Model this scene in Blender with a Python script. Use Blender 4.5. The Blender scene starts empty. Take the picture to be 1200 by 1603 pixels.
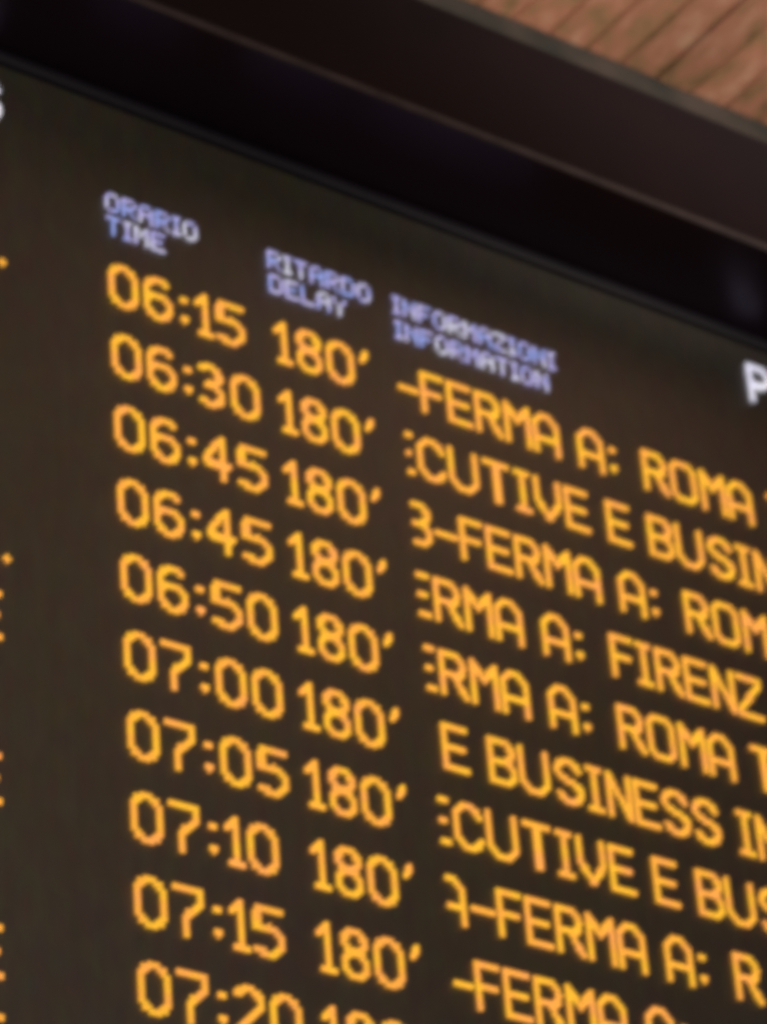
import bpy, math, random
import numpy as np
from mathutils import Matrix, Vector

random.seed(4)
S = bpy.context.scene
COL = S.collection

# ------------------------------------------------------------------ camera
# U = one text line of the board (0.13 m).  Board face: plane y = 0, x to the
# right, z up; the viewer stands on the -y side and looks up at it.
U = 0.13
Z0 = 4.95                      # height of the baseline of the first text line
cam = bpy.data.cameras.new('camera')
camo = bpy.data.objects.new('camera', cam)
COL.objects.link(camo)
RIGHT = Vector((0.8166121861947998, -0.5726125328084105, -0.0725218906874782))
DOWN = Vector((0.267466952518712, 0.4867594905280923, -0.8315808004584911))
FWD = Vector((0.511474306948553, 0.6596818063669552, 0.550648660835499))
M = Matrix((RIGHT, -DOWN, -FWD)).transposed().to_4x4()
M.translation = Vector(((-19.68524527 + 0.38075828) * U, -29.6972062 * U, Z0 - 26.47182954 * U))
camo.matrix_world = M
cam.sensor_fit = 'HORIZONTAL'
cam.sensor_width = 36.0
cam.lens = 36.0 * 6012.74 / 1200.0
cam.clip_start = 0.1
cam.clip_end = 200.0
cam.dof.use_dof = True
cam.dof.focus_distance = 4.9
cam.dof.aperture_fstop = 5.2
cam.dof.aperture_blades = 0
S.camera = camo
S.cycles.filter_width = 6.5

# ------------------------------------------------------------------ light
w = bpy.data.worlds.new('World')
S.world = w
w.use_nodes = True
bg = w.node_tree.nodes['Background']
bg.inputs[0].default_value = (1.0, 0.88, 0.78, 1)
bg.inputs[1].default_value = 0.13

def area(name, loc, target, size, power, color):
    l = bpy.data.lights.new(name, 'AREA')
    l.shape = 'DISK'
    l.size = size
    l.energy = power
    l.color = color
    o = bpy.data.objects.new(name, l)
    COL.objects.link(o)
    o.location = loc
    o.rotation_euler = (Vector(target) - Vector(loc)).to_track_quat('-Z', 'Y').to_euler()
    return o

area('panel_fill', (-1.3, -2.4, 4.0), (0.2, 0, 3.7), 1.3, 18, (1.0, 0.86, 0.68))  # added fill light for the board face, not a fitting of the hall
sl = bpy.data.lights.new('ceiling_fill', 'SPOT')  # added spot outside the view, only to brighten the ceiling planks
sl.energy = 275
sl.color = (1.0, 0.86, 0.72)
sl.spot_size = math.radians(54)
sl.spot_blend = 1.0
sl.shadow_soft_size = 0.08
slo = bpy.data.objects.new('ceiling_fill', sl)
COL.objects.link(slo)
slo.location = (2.2, -2.1, 4.9)
slo.rotation_euler = (Vector((1.35, -0.75, 5.96)) - Vector(slo.location)).to_track_quat('-Z', 'Y').to_euler()
S.view_settings.view_transform = 'Standard'
S.view_settings.look = 'None'
S.view_settings.gamma = 1.0
S.view_settings.exposure = 0.0

# ------------------------------------------------------------------ materials
def nodes(name):
    m = bpy.data.materials.new(name)
    m.use_nodes = True
    nt = m.node_tree
    return m, nt, nt.nodes['Principled BSDF']

def noise(nt, scale, vec=None, detail=3.0, rough=0.55):
    n = nt.nodes.new('ShaderNodeTexNoise')
    n.inputs['Scale'].default_value = scale
    n.inputs['Detail'].default_value = detail
    n.inputs['Roughness'].default_value = rough
    if vec is not None:
        nt.links.new(vec, n.inputs['Vector'])
    return n

def ramp(nt, fac, stops):
    r = nt.nodes.new('ShaderNodeValToRGB')
    e = r.color_ramp.elements
    while len(e) < len(stops):
        e.new(0.5)
    for i, (p, c) in enumerate(stops):
        e[i].position = p
        e[i].color = (*c, 1)
    nt.links.new(fac, r.inputs[0])
    return r

def coords(nt, scale=(1, 1, 1)):
    g = nt.nodes.new('ShaderNodeNewGeometry')
    mp = nt.nodes.new('ShaderNodeMapping')
    mp.inputs['Scale'].default_value = scale
    nt.links.new(g.outputs['Position'], mp.inputs['Vector'])
    return mp.outputs[0]

def bump(nt, b, h, strength, dist):
    n = nt.nodes.new('ShaderNodeBump')
    n.inputs['Strength'].default_value = strength
    n.inputs['Distance'].default_value = dist
    nt.links.new(h, n.inputs['Height'])
    nt.links.new(n.outputs[0], b.inputs['Normal'])

def painted(name, c0, c1, rough, scale=(8, 8, 8), spec=0.5, metallic=0.0):
    m, nt, b = nodes(name)
    n = noise(nt, 1.0, coords(nt, scale), 5)
    r = ramp(nt, n.outputs[0], [(0.3, c0), (0.7, c1)])
    nt.links.new(r.outputs[0], b.inputs['Base Color'])
    b.inputs['Roughness'].default_value = rough
    b.inputs['Specular IOR Level'].default_value = spec
    b.inputs['Metallic'].default_value = metallic
    n2 = noise(nt, 90.0, coords(nt), 2)
    bump(nt, b, n2.outputs[0], 0.15, 0.001)
    return m

# matrix face: black-brown mask, faint dust, faint vertical seams of the LED columns
def face_material():
    m, nt, b = nodes('matrix_face')
    n = noise(nt, 1.0, coords(nt, (2.2, 2.2, 2.2)), 4)
    r = ramp(nt, n.outputs[0], [(0.3, (0.064, 0.060, 0.036)), (0.7, (0.069, 0.058, 0.050))])
    st = noise(nt, 1.0, coords(nt, (55, 1, 4)), 2)
    rs = ramp(nt, st.outputs[0], [(0.3, (0.90, 0.90, 0.90)), (0.7, (1.08, 1.08, 1.08))])
    mx = nt.nodes.new('ShaderNodeMix')
    mx.data_type = 'RGBA'
    mx.blend_type = 'MULTIPLY'
    mx.inputs[0].default_value = 1.0
    nt.links.new(r.outputs[0], mx.inputs[6])
    nt.links.new(rs.outputs[0], mx.inputs[7])
    sp = noise(nt, 1.0, coords(nt, (45, 45, 20)), 1)
    hs = ramp(nt, sp.outputs[1], [(0.35, (0.9, 0.9, 0.9)), (0.65, (1.1, 1.1, 1.1))])
    tint = nt.nodes.new('ShaderNodeMix')
    tint.data_type = 'RGBA'
    tint.blend_type = 'OVERLAY'
    tint.inputs[0].default_value = 0.4
    nt.links.new(mx.outputs[2], tint.inputs[6])
    nt.links.new(sp.outputs[1], tint.inputs[7])
    nt.links.new(tint.outputs[2], b.inputs['Base Color'])
    b.inputs['Roughness'].default_value = 0.46
    b.inputs['IOR'].default_value = 1.58
    b.inputs['Specular IOR Level'].default_value = 1.0
    # rows and columns of unlit lamps: a fine relief at the 5 mm pitch
    vo = nt.nodes.new('ShaderNodeTexVoronoi')
    vo.inputs['Randomness'].default_value = 0.0
    vo.inputs['Scale'].default_value = 1.0
    nt.links.new(coords(nt, (200, 200, 200)), vo.inputs['Vector'])
    bump(nt, b, vo.outputs[0], 0.4, 0.001)
    return m

# lit lamps: amber ones vary a little in bin from lamp group to lamp group
def led_material(name, stops, strength, scale):
    m = bpy.data.materials.new(name)
    m.use_nodes = True
    nt = m.node_tree
    nt.nodes.clear()
    out = nt.nodes.new('ShaderNodeOutputMaterial')
    em = nt.nodes.new('ShaderNodeEmission')
    n = noise(nt, 1.0, coords(nt, (scale, scale, scale)), 1)
    r = ramp(nt, n.outputs[0], stops)
    nt.links.new(r.outputs[0], em.inputs[0])
    em.inputs[1].default_value = strength
    nt.links.new(em.outputs[0], out.inputs[0])
    return m

M_FACE = face_material()
M_AMBER = led_material('amber_led', [(0.34, (1.0, 0.50, 0.035)), (0.52, (1.0, 0.415, 0.05)), (0.72, (1.0, 0.38, 0.085))], 1.22, 30)
M_WHITE = led_material('white_led', [(0.36, (0.38, 0.47, 1.0)), (0.5, (0.60, 0.53, 1.0)), (0.64, (0.84, 0.82, 1.0))], 0.95, 26)
M_BRIGHT = led_material('bright_white_led', [(0.4, (0.85, 0.82, 1.0)), (0.6, (0.95, 0.92, 1.0))], 1.05, 20)
M_BLACK = painted('black_lacquer', (0.006, 0.003, 0.006), (0.009, 0.004, 0.008), 0.33, (3, 3, 3), 0.35)
M_BLACK.node_tree.nodes['Principled BSDF'].inputs['Specular Tint'].default_value = (0.75, 0.6, 1.0, 1)  # violet glow under the hood put into the lacquer as a reflection tint
M_TRIM = painted('anthracite_trim', (0.014, 0.013, 0.022), (0.022, 0.019, 0.032), 0.4, (5, 5, 5))
M_FASCIA = painted('plum_black_paint', (0.011, 0.0085, 0.0125), (0.018, 0.011, 0.014), 0.7, (4, 4, 4), 0.12)
M_EDGE = painted('edge_highlight', (0.035, 0.028, 0.032), (0.085, 0.062, 0.068), 0.65, (14, 14, 14))  # lighter than the fascia: the lit ridge's highlight is put into the colour
M_PLASTER = painted('grey_plaster', (0.028, 0.034, 0.033), (0.080, 0.066, 0.061), 0.85, (9, 9, 9), 0.2)

def wood_material():
    m, nt, b = nodes('brown_ceiling_wood')
    n = noise(nt, 1.0, coords(nt, (26, 10, 26)), 4, None and 0 or 0.6)
    r = ramp(nt, n.outputs[0], [(0.30, (0.22, 0.125, 0.07)), (0.42, (0.40, 0.24, 0.125)), (0.54, (0.56, 0.25, 0.165)), (0.66, (0.66, 0.40, 0.27))])
    oi = nt.nodes.new('ShaderNodeObjectInfo')
    hv = nt.nodes.new('ShaderNodeHueSaturation')
    mr = nt.nodes.new('ShaderNodeMapRange')
    mr.inputs[3].default_value = 0.8
    mr.inputs[4].default_value = 1.2
    nt.links.new(oi.outputs['Random'], mr.inputs[0])
    nt.links.new(mr.outputs[0], hv.inputs['Value'])
    nt.links.new(r.outputs[0], hv.inputs['Color'])
    nt.links.new(hv.outputs[0], b.inputs['Base Color'])
    b.inputs['Roughness'].default_value = 0.7
    n2 = noise(nt, 1.0, coords(nt, (60, 5, 60)), 4)
    bump(nt, b, n2.outputs[0], 0.4, 0.002)
    return m
M_WOOD = wood_material()

# ------------------------------------------------------------------ mesh helpers
# board units: u right, v down from the first baseline, d out of the board
def P(u, v, d=0.0):
    return (u * U, -d * U, Z0 - v * U)

def link(name, me, parent=None):
    o = bpy.data.objects.new(name, me)
    COL.objects.link(o)
    if parent is not None:
        o.parent = parent
        o.matrix_parent_inverse = parent.matrix_world.inverted()
    return o

def prism(name, prof, u0, u1, mat, parent=None, bevel=0.0):
    """profile of (d, v) points swept along the board from u0 to u1"""
    n = len(prof)
    vs = [P(u0, v, d) for d, v in prof] + [P(u1, v, d) for d, v in prof]
    fs = [(i, (i + 1) % n, (i + 1) % n + n, i + n) for i in range(n)]
    fs += [tuple(range(n))[::-1], tuple(range(n, 2 * n))]
    me = bpy.data.meshes.new(name)
    me.from_pydata(vs, [], fs)
    me.validate()
    import bmesh
    bm = bmesh.new()
    bm.from_mesh(me)
    bmesh.ops.recalc_face_normals(bm, faces=bm.faces)
    if bevel:
        bmesh.ops.bevel(bm, geom=list(bm.edges), offset=bevel * U, segments=2, affect='EDGES')
    bm.to_mesh(me)
    bm.free()
    me.materials.append(mat)
    return link(name, me, parent)

def box(name, u0, u1, v0, v1, d0, d1, mat, parent=None, bevel=0.0):
    return prism(name, [(d0, v0), (d1, v0), (d1, v1), (d0, v1)], u0, u1, mat, parent, bevel)

# ------------------------------------------------------------------ setting
JV = -7.68                                   # line where wall meets ceiling
wall = box('wall', -34, 40, JV - 1.5, 38, -2.0, -0.45, M_PLASTER)
wall['kind'] = 'structure'
ceil = box('ceiling', -34, 40, JV - 1.1, JV - 0.45, -0.45, 46, M_FASCIA)
ceil['kind'] = 'structure'
PW = 0.62
plank_me = None
kk = 0
u = -6.0
while u < 26:
    wdt = PW
    if plank_me is None:
        p = box('plank', 0.0, wdt - 0.007, JV - 0.45, JV, -0.45, 44, M_WOOD, ceil, 0.02)
        plank_me = p.data
    else:
        p = link('plank', plank_me, ceil)
    p.location = (u * U, 0, random.uniform(-0.002, 0.002))
    u += wdt
    kk += 1

# ------------------------------------------------------------------ the board
UL, UR = -12.0, 24.0
VT, VB = -2.97, 13.2
DS, VS, VF = 1.65, -3.13, -5.0               # hood depth, soffit line, top of fascia
board = bpy.data.objects.new('departure_board', None)
board.location = P(6, VB + 0.6)
COL.objects.link(board)
bpy.context.view_layer.update()
board['label'] = 'dark electronic railway departure board with amber delay times under a projecting black hood'
board['category'] = 'departure board'

panel = box('display_panel', UL, UR, VT, VB, -0.4, 0.0, M_FACE, board)
trim = prism('trim_strip', [(-0.4, VS + 0.001), (0.10, VS + 0.001), (0.10, VT - 0.075), (0.06, VT - 0.03), (-0.4, VT - 0.03)], UL, UR, M_TRIM, board, 0.006)
hood = prism('hood', [(-0.4, VS), (DS - 0.06, VS), (DS - 0.06, VF + 0.03), (-0.4, VF + 0.03)], UL - 0.3, UR + 0.3, M_BLACK, board)
fas = box('fascia', UL - 0.3, UR + 0.3, VF, VS - 0.075, DS - 0.058, DS, M_FASCIA, board, 0.012)
edge = prism('highlight_strip', [(DS - 0.058, VS - 0.073), (DS + 0.004, VS - 0.073), (DS + 0.004, VS - 0.02), (DS - 0.02, VS + 0.004), (DS - 0.058, VS + 0.004)], UL - 0.3, UR + 0.3, M_EDGE, board, 0.006)  # lip added to carry the painted highlight along the fascia's lower edge
for a, b_ in ((UL - 0.3, UL - 0.02), (UR + 0.02, UR + 0.3)):
    box('side_frame', a, b_, VS + 0.003, VB + 0.4, -0.4, DS * 0.45, M_TRIM, board, 0.02)
box('bottom_frame', UL - 0.02, UR + 0.02, VB + 0.01, VB + 0.4, -0.4, 0.3, M_TRIM, board, 0.02)

# ------------------------------------------------------------------ lettering
def arc(cx, cy, rx, ry, a0, a1, n=10):
    return [(cx + rx * math.cos(math.radians(a0 + (a1 - a0) * i / n)), cy + ry * math.sin(math.radians(a0 + (a1 - a0) * i / n))) for i in range(n + 1)]

def ring(x0, y0, x1, y1, rx, ry):
    pts = arc(x1 - rx, y1 - ry, rx, ry, 0, 90) + arc(x0 + rx, y1 - ry, rx, ry, 90, 180)
    pts += arc(x0 + rx, y0 + ry, rx, ry, 180, 270) + arc(x1 - rx, y0 + ry, rx, ry, 270, 360)
    return pts + [pts[0]]

G = {}                                       # glyph: lattice width, width in lines, strokes
G['0'] = (10, .400, [ring(1, 1, 9, 15, 3.9, 4.6)])
G['1'] = (7, .250, [[(1, 12.2), (4.2, 14.6), (4.2, 15), (4.2, 1)], [(1.9, 1), (6, 1)]])
G['2'] = (10, .375, [[(1.2, 12.6)] + arc(5, 11.2, 4, 3.8, 150, -25) + [(1.6, 2.6), (1.3, 1), (9, 1)]])
G['3'] = (9, .340, [[(1.1, 13.8)] + arc(4, 11.7, 3.6, 3.3, 115, -75) + [(3, 8.4)], [(3, 8.4)] + arc(4, 4.7, 4, 3.7, 80, -110) + [(1, 2)]])
G['4'] = (10, .385, [[(7, 1), (7, 15), (6, 14.4), (1.1, 7), (1.1, 5.6), (9, 5.6)]])
G['5'] = (10, .405, [[(8.7, 15), (1.7, 15), (1.4, 8.9)] + arc(4.6, 5.4, 4.4, 4.2, 75, -110) + [(1, 2.4)]])
G['6'] = (10, .390, [[(8.4, 14.2)] + arc(5.2, 10.6, 4.2, 4.4, 70, 180) + arc(5, 5, 4, 4, 180, 360) + [(9, 5.6)] + arc(5, 5.4, 4, 3.9, 0, 165)])
G['7'] = (10, .385, [[(1, 15), (9, 15), (9, 12)] + [(8.2, 10.2), (5, 7.6), (4.3, 6), (4.2, 1)]])
G['8'] = (9, .355, [ring(1.3, 8.4, 7.7, 15, 3.0, 3.0), ring(1, 1, 8, 8.4, 3.3, 3.3)])
G["'"] = (4, .115, [[(2.6, 15), (2.4, 13.4), (1.1, 11.6)]])
G['high'] = (3, .105, [[(1.5, 10.8), (1.5, 10.9)]])
G['low'] = (3, .105, [[(1.5, 3.8), (1.5, 3.9)]])
G['.'] = (3, .110, [[(1.5, 1.5), (1.5, 1.6)]])
G['-'] = (9, .345, [[(1, 7), (8, 7)]])
G['A'] = (11, .405, [[(1, 1), (1, 10.6)] + arc(5.5, 10.6, 4.5, 4.4, 180, 0) + [(10, 1)], [(1, 6), (10, 6)]])
G['B'] = (10, .395, [[(1, 1), (1, 15), (5.6, 15)] + arc(5.8, 11.6, 3, 3.4, 90, -90) + [(1, 8.2)], [(5.6, 8.2)] + arc(5.6, 4.6, 3.4, 3.6, 90, -90) + [(1, 1)]])
G['C'] = (11, .410, [[(10, 12)] + arc(5.6, 10.8, 4.5, 4.2, 25, 180) + arc(5.6, 5.2, 4.5, 4.2, 180, 335) + [(10, 4)]])
G['E'] = (10, .370, [[(9, 15), (1, 15), (1, 1), (9.2, 1)], [(1, 8.2), (8, 8.2)]])
G['F'] = (9, .350, [[(8.2, 15), (1, 15), (1, 1)], [(1, 8), (7.4, 8)]])
G['I'] = (6, .240, [[(1, 15), (5, 15)], [(3, 15), (3, 1)], [(1, 1), (5, 1)]])
G['M'] = (11, .405, [[(1, 1), (1, 15), (5.5, 9.6), (10, 15), (10, 1)]])
G['N'] = (10, .370, [[(1, 1), (1, 15), (9, 1), (9, 15)]])
G['O'] = (11, .420, [ring(1, 1, 10, 15, 3.2, 3.4)])
G['P'] = (10, .390, [[(1, 1), (1, 15), (5.6, 15)] + arc(5.6, 11.3, 3.4, 3.7, 90, -90) + [(1, 7.6)]])
G['R'] = (11, .405, [[(1, 1), (1, 15), (6, 15)] + arc(6.2, 11.4, 3.2, 3.6, 90, -90) + [(1, 7.8)], [(5.4, 7.8), (9.8, 1)]])
G['S'] = (11, .410, [[(9.6, 12.6)] + arc(5.5, 11.6, 4.2, 3.4, 25, 200) + [(3.2, 8.9), (7.6, 7.4)] + arc(5.5, 4.6, 4.4, 3.6, 30, -155)])
G['T'] = (11, .400, [[(1, 15), (10, 15)], [(5.5, 15), (5.5, 1)]])
G['U'] = (12, .440, [[(1, 15), (1, 5)] + arc(6, 5, 5, 4, 180, 360) + [(11, 15)]])
G['V'] = (11, .410, [[(1, 15), (1, 7), (5.5, 1), (10, 7), (10, 15)]])
G['Z'] = (11, .400, [[(1, 15), (10, 15), (10, 13.4), (1, 2.6), (1, 1), (10, 1)]])
ADV = {'F': .395, 'E': .425, 'R': .445, 'M': .440, 'A': .470, 'O': .492, 'I': .300, 'N': .405, 'U': .525,
       'S': .465, 'B': .440, 'C': .458, 'T': .470, 'V': .465, 'Z': .440, '-': .375, ' ': .225, ':': .340}
PIT = 1 / 26.0
STROKE = 1.13

def seg_dist(px, py, a, b):
    ax, ay = a
    dx, dy = b[0] - ax, b[1] - ay
    L = dx * dx + dy * dy
    t = 0 if L == 0 else max(0, min(1, ((px - ax) * dx + (py - ay) * dy) / L))
    return math.hypot(px - ax - t * dx, py - ay - t * dy)

def lattice(ch):
    n, wd, strokes = G[ch]
    pts = []
    r = 1.3 if ch in ('high', 'low', '.') else STROKE
    for i in range(n):
        for j in range(16):
            x, y = i + .5, j + .5
            if any(seg_dist(x, y, s[k], s[k + 1]) <= r for s in strokes for k in range(len(s) - 1)):
                pts.append((x * wd / n, y * PIT))
    return pts

def dots_mesh(name, pts, rad, mat):
    """one low dome per lit lamp, in board units from the glyph's foot"""
    vs, fs = [], []
    N = 7
    for x, y in pts:
        b0 = len(vs)
        for rr, dd in ((rad * .6, 0.001), (rad, .038)):
            for k in range(N):
                a = 2 * math.pi * k / N
                vs.append(((x + rr * math.cos(a)) * U, -dd * U, (y + rr * math.sin(a)) * U))
        vs.append((x * U, -.050 * U, y * U))
        for k in range(N):
            k2 = (k + 1) % N
            fs.append((b0 + k, b0 + k2, b0 + N + k2, b0 + N + k))
            fs.append((b0 + N + k, b0 + N + k2, b0 + 2 * N))
    me = bpy.data.meshes.new(name)
    me.from_pydata(vs, [], fs)
    me.materials.append(mat)
    return me

KIND = {'low': 'colon_dot', 'high': 'colon_dot', "'": 'apostrophe', '-': 'hyphen', '.': 'full_stop'}
cache = {}
def glyph(ch, u, v, mat, parent, clip=None):
    if ch == ':':                            # its two square dots are lit apart
        glyph('low', u, v, mat, parent, clip)
        return glyph('high', u, v, mat, parent, clip)
    kind = KIND.get(ch) or ('digit' if ch.isdigit() else 'letter')
    pts = lattice(ch)
    key = (ch, mat.name)
    if clip is not None and u < clip:
        pts = [q for q in pts if u + q[0] > clip]
        if not pts:
            return
        me = dots_mesh(kind, pts, PIT * .40, mat)
    else:
        if key not in cache:
            cache[key] = dots_mesh(kind, pts, PIT * .40, mat)
        me = cache[key]
    o = link(kind, me, parent)
    o.matrix_world = Matrix.Translation(Vector(P(u - .014, v + .012)))
    return o

def line(name, u, v, label=None):
    e = bpy.data.objects.new(name, None)
    COL.objects.link(e)
    e.parent = board
    e.matrix_parent_inverse = board.matrix_world.inverted()
    e.location = P(u, v)
    e.empty_display_size = 0.02
    bpy.context.view_layer.update()
    if label:
        e['label'] = label
    return e

TIMES = ['06:15', '06:30', '06:45', '06:45', '06:50', '07:00', '07:05', '07:10', '07:15', '07:20']
NEXT = {'1': 1.492, '3': 1.645, '4': 1.672, '5': 1.682, '0': 1.682, '2': 1.655}
ORD = ['first', 'second', 'third', 'fourth', 'fifth', 'sixth', 'seventh', 'eighth', 'ninth', 'tenth']
for i, t in enumerate(TIMES):
    e = line('time_text', 0, i, 'amber time %s in the %s row' % (t, ORD[i]))
    for ch, u in zip(t, (.025, .500, 1.003, 1.205, NEXT[t[3]])):
        glyph(ch, u, i, M_AMBER, e)
    e = line('delay_text', 2.3, i, "amber delay 180' beside %s in the %s row" % (t, ORD[i]))
    for ch, u in zip("180'", (2.315, 2.635, 3.062, 3.560)):
        glyph(ch, u, i, M_AMBER, e)

CLIP = 4.125
INFO = [('-FERMA A: ROMA T', 1, 4.445), ('ECUTIVE E BUSIN', 1, 4.304), ('B-FERMA A: ROM', 2, 4.826),
        ('ERMA A: FIRENZ', 1, 4.350), ('ERMA A: ROMA T', 1, 4.330), ('E BUSINESS IN', 0, 4.265),
        ('ECUTIVE E BUS', 1, 4.328), ('A-FERMA A: R', 2, 4.827), ('-FERMA A: ', 1, 4.417), ]
for i, (t, ref, ur) in enumerate(INFO):
    e = line('information_text', 4.1, i, 'amber running text in the %s row' % ORD[i])
    u = ur - sum(ADV[c] for c in t[:ref])
    for c in t:
        if c == ':':
            glyph(c, u + .030, i, M_AMBER, e, CLIP)
        elif c != ' ':
            glyph(c, u, i, M_AMBER, e, CLIP)
        u += ADV[c]

# tail ends of the destination column at the left
for v, ch, ur in ((0, '.', -1.335), (4, '.', -1.36), (5, 'E', -1.49), (7, 'E', -1.535), (9, 'E', -1.56), (10, 'E', -1.565)):
    e = line('destination_text', -1.6, v, 'amber end of the destination at the left edge')
    glyph(ch, ur - G[ch][1], v, M_AMBER, e)

# white headings
SM = {'A': '01110 10001 10001 11111 10001 10001 10001', 'D': '11110 10001 10001 10001 10001 10001 11110',
      'E': '11111 10000 10000 11110 10000 10000 11111', 'F': '11111 10000 10000 11110 10000 10000 10000',
      'I': '111 010 010 010 010 010 111', 'L': '10000 10000 10000 10000 10000 10000 11111',
      'M': '10001 11011 10101 10101 10001 10001 10001', 'N': '10001 11001 10101 10101 10011 10001 10001',
      'O': '01110 10001 10001 10001 10001 10001 01110', 'R': '11110 10001 10001 11110 10100 10010 10001',
      'T': '11111 00100 00100 00100 00100 00100 00100', 'Y': '10001 10001 01010 00100 00100 00100 00100',
      'Z': '11111 00001 00010 00100 01000 10000 11111'}
scache = {}
def small(text, u, v, e):
    for c in text:
        rows = SM[c].split()
        if c not in scache:
            pts = [((x + .5) * PIT, (6.5 - y) * PIT) for y, r in enumerate(rows) for x, b_ in enumerate(r) if b_ == '1']
            scache[c] = dots_mesh('letter', pts, PIT * .40, M_WHITE)
        o = link('letter', scache[c], e)
        o.matrix_world = Matrix.Translation(Vector(P(u - .014, v + .012)))
        u += (len(rows[0]) + 1) * PIT
for u, va, vb, a, b_ in ((.025, -1.365, -1.02, 'ORARIO', 'TIME'), (2.30, -1.38, -1.02, 'RITARDO', 'DELAY'), (4.135, -1.375, -1.0, 'INFORMAZIONI', 'INFORMATION')):
    e = line('heading_text', u, va, 'white column heading %s' % a)
    small(a, u, va, e)
    e = line('heading_text', u, vb, 'white column heading %s' % b_)
    small(b_, u, vb, e)
e = line('title_text', 9.93, -2.06, 'large white P at the right edge')
glyph('P', 9.935, -2.065, M_BRIGHT, e)
e = line('title_text', -1.8, -2.08, 'large white S at the left edge')
glyph('S', -1.36 - .41, -2.085, M_BRIGHT, e)
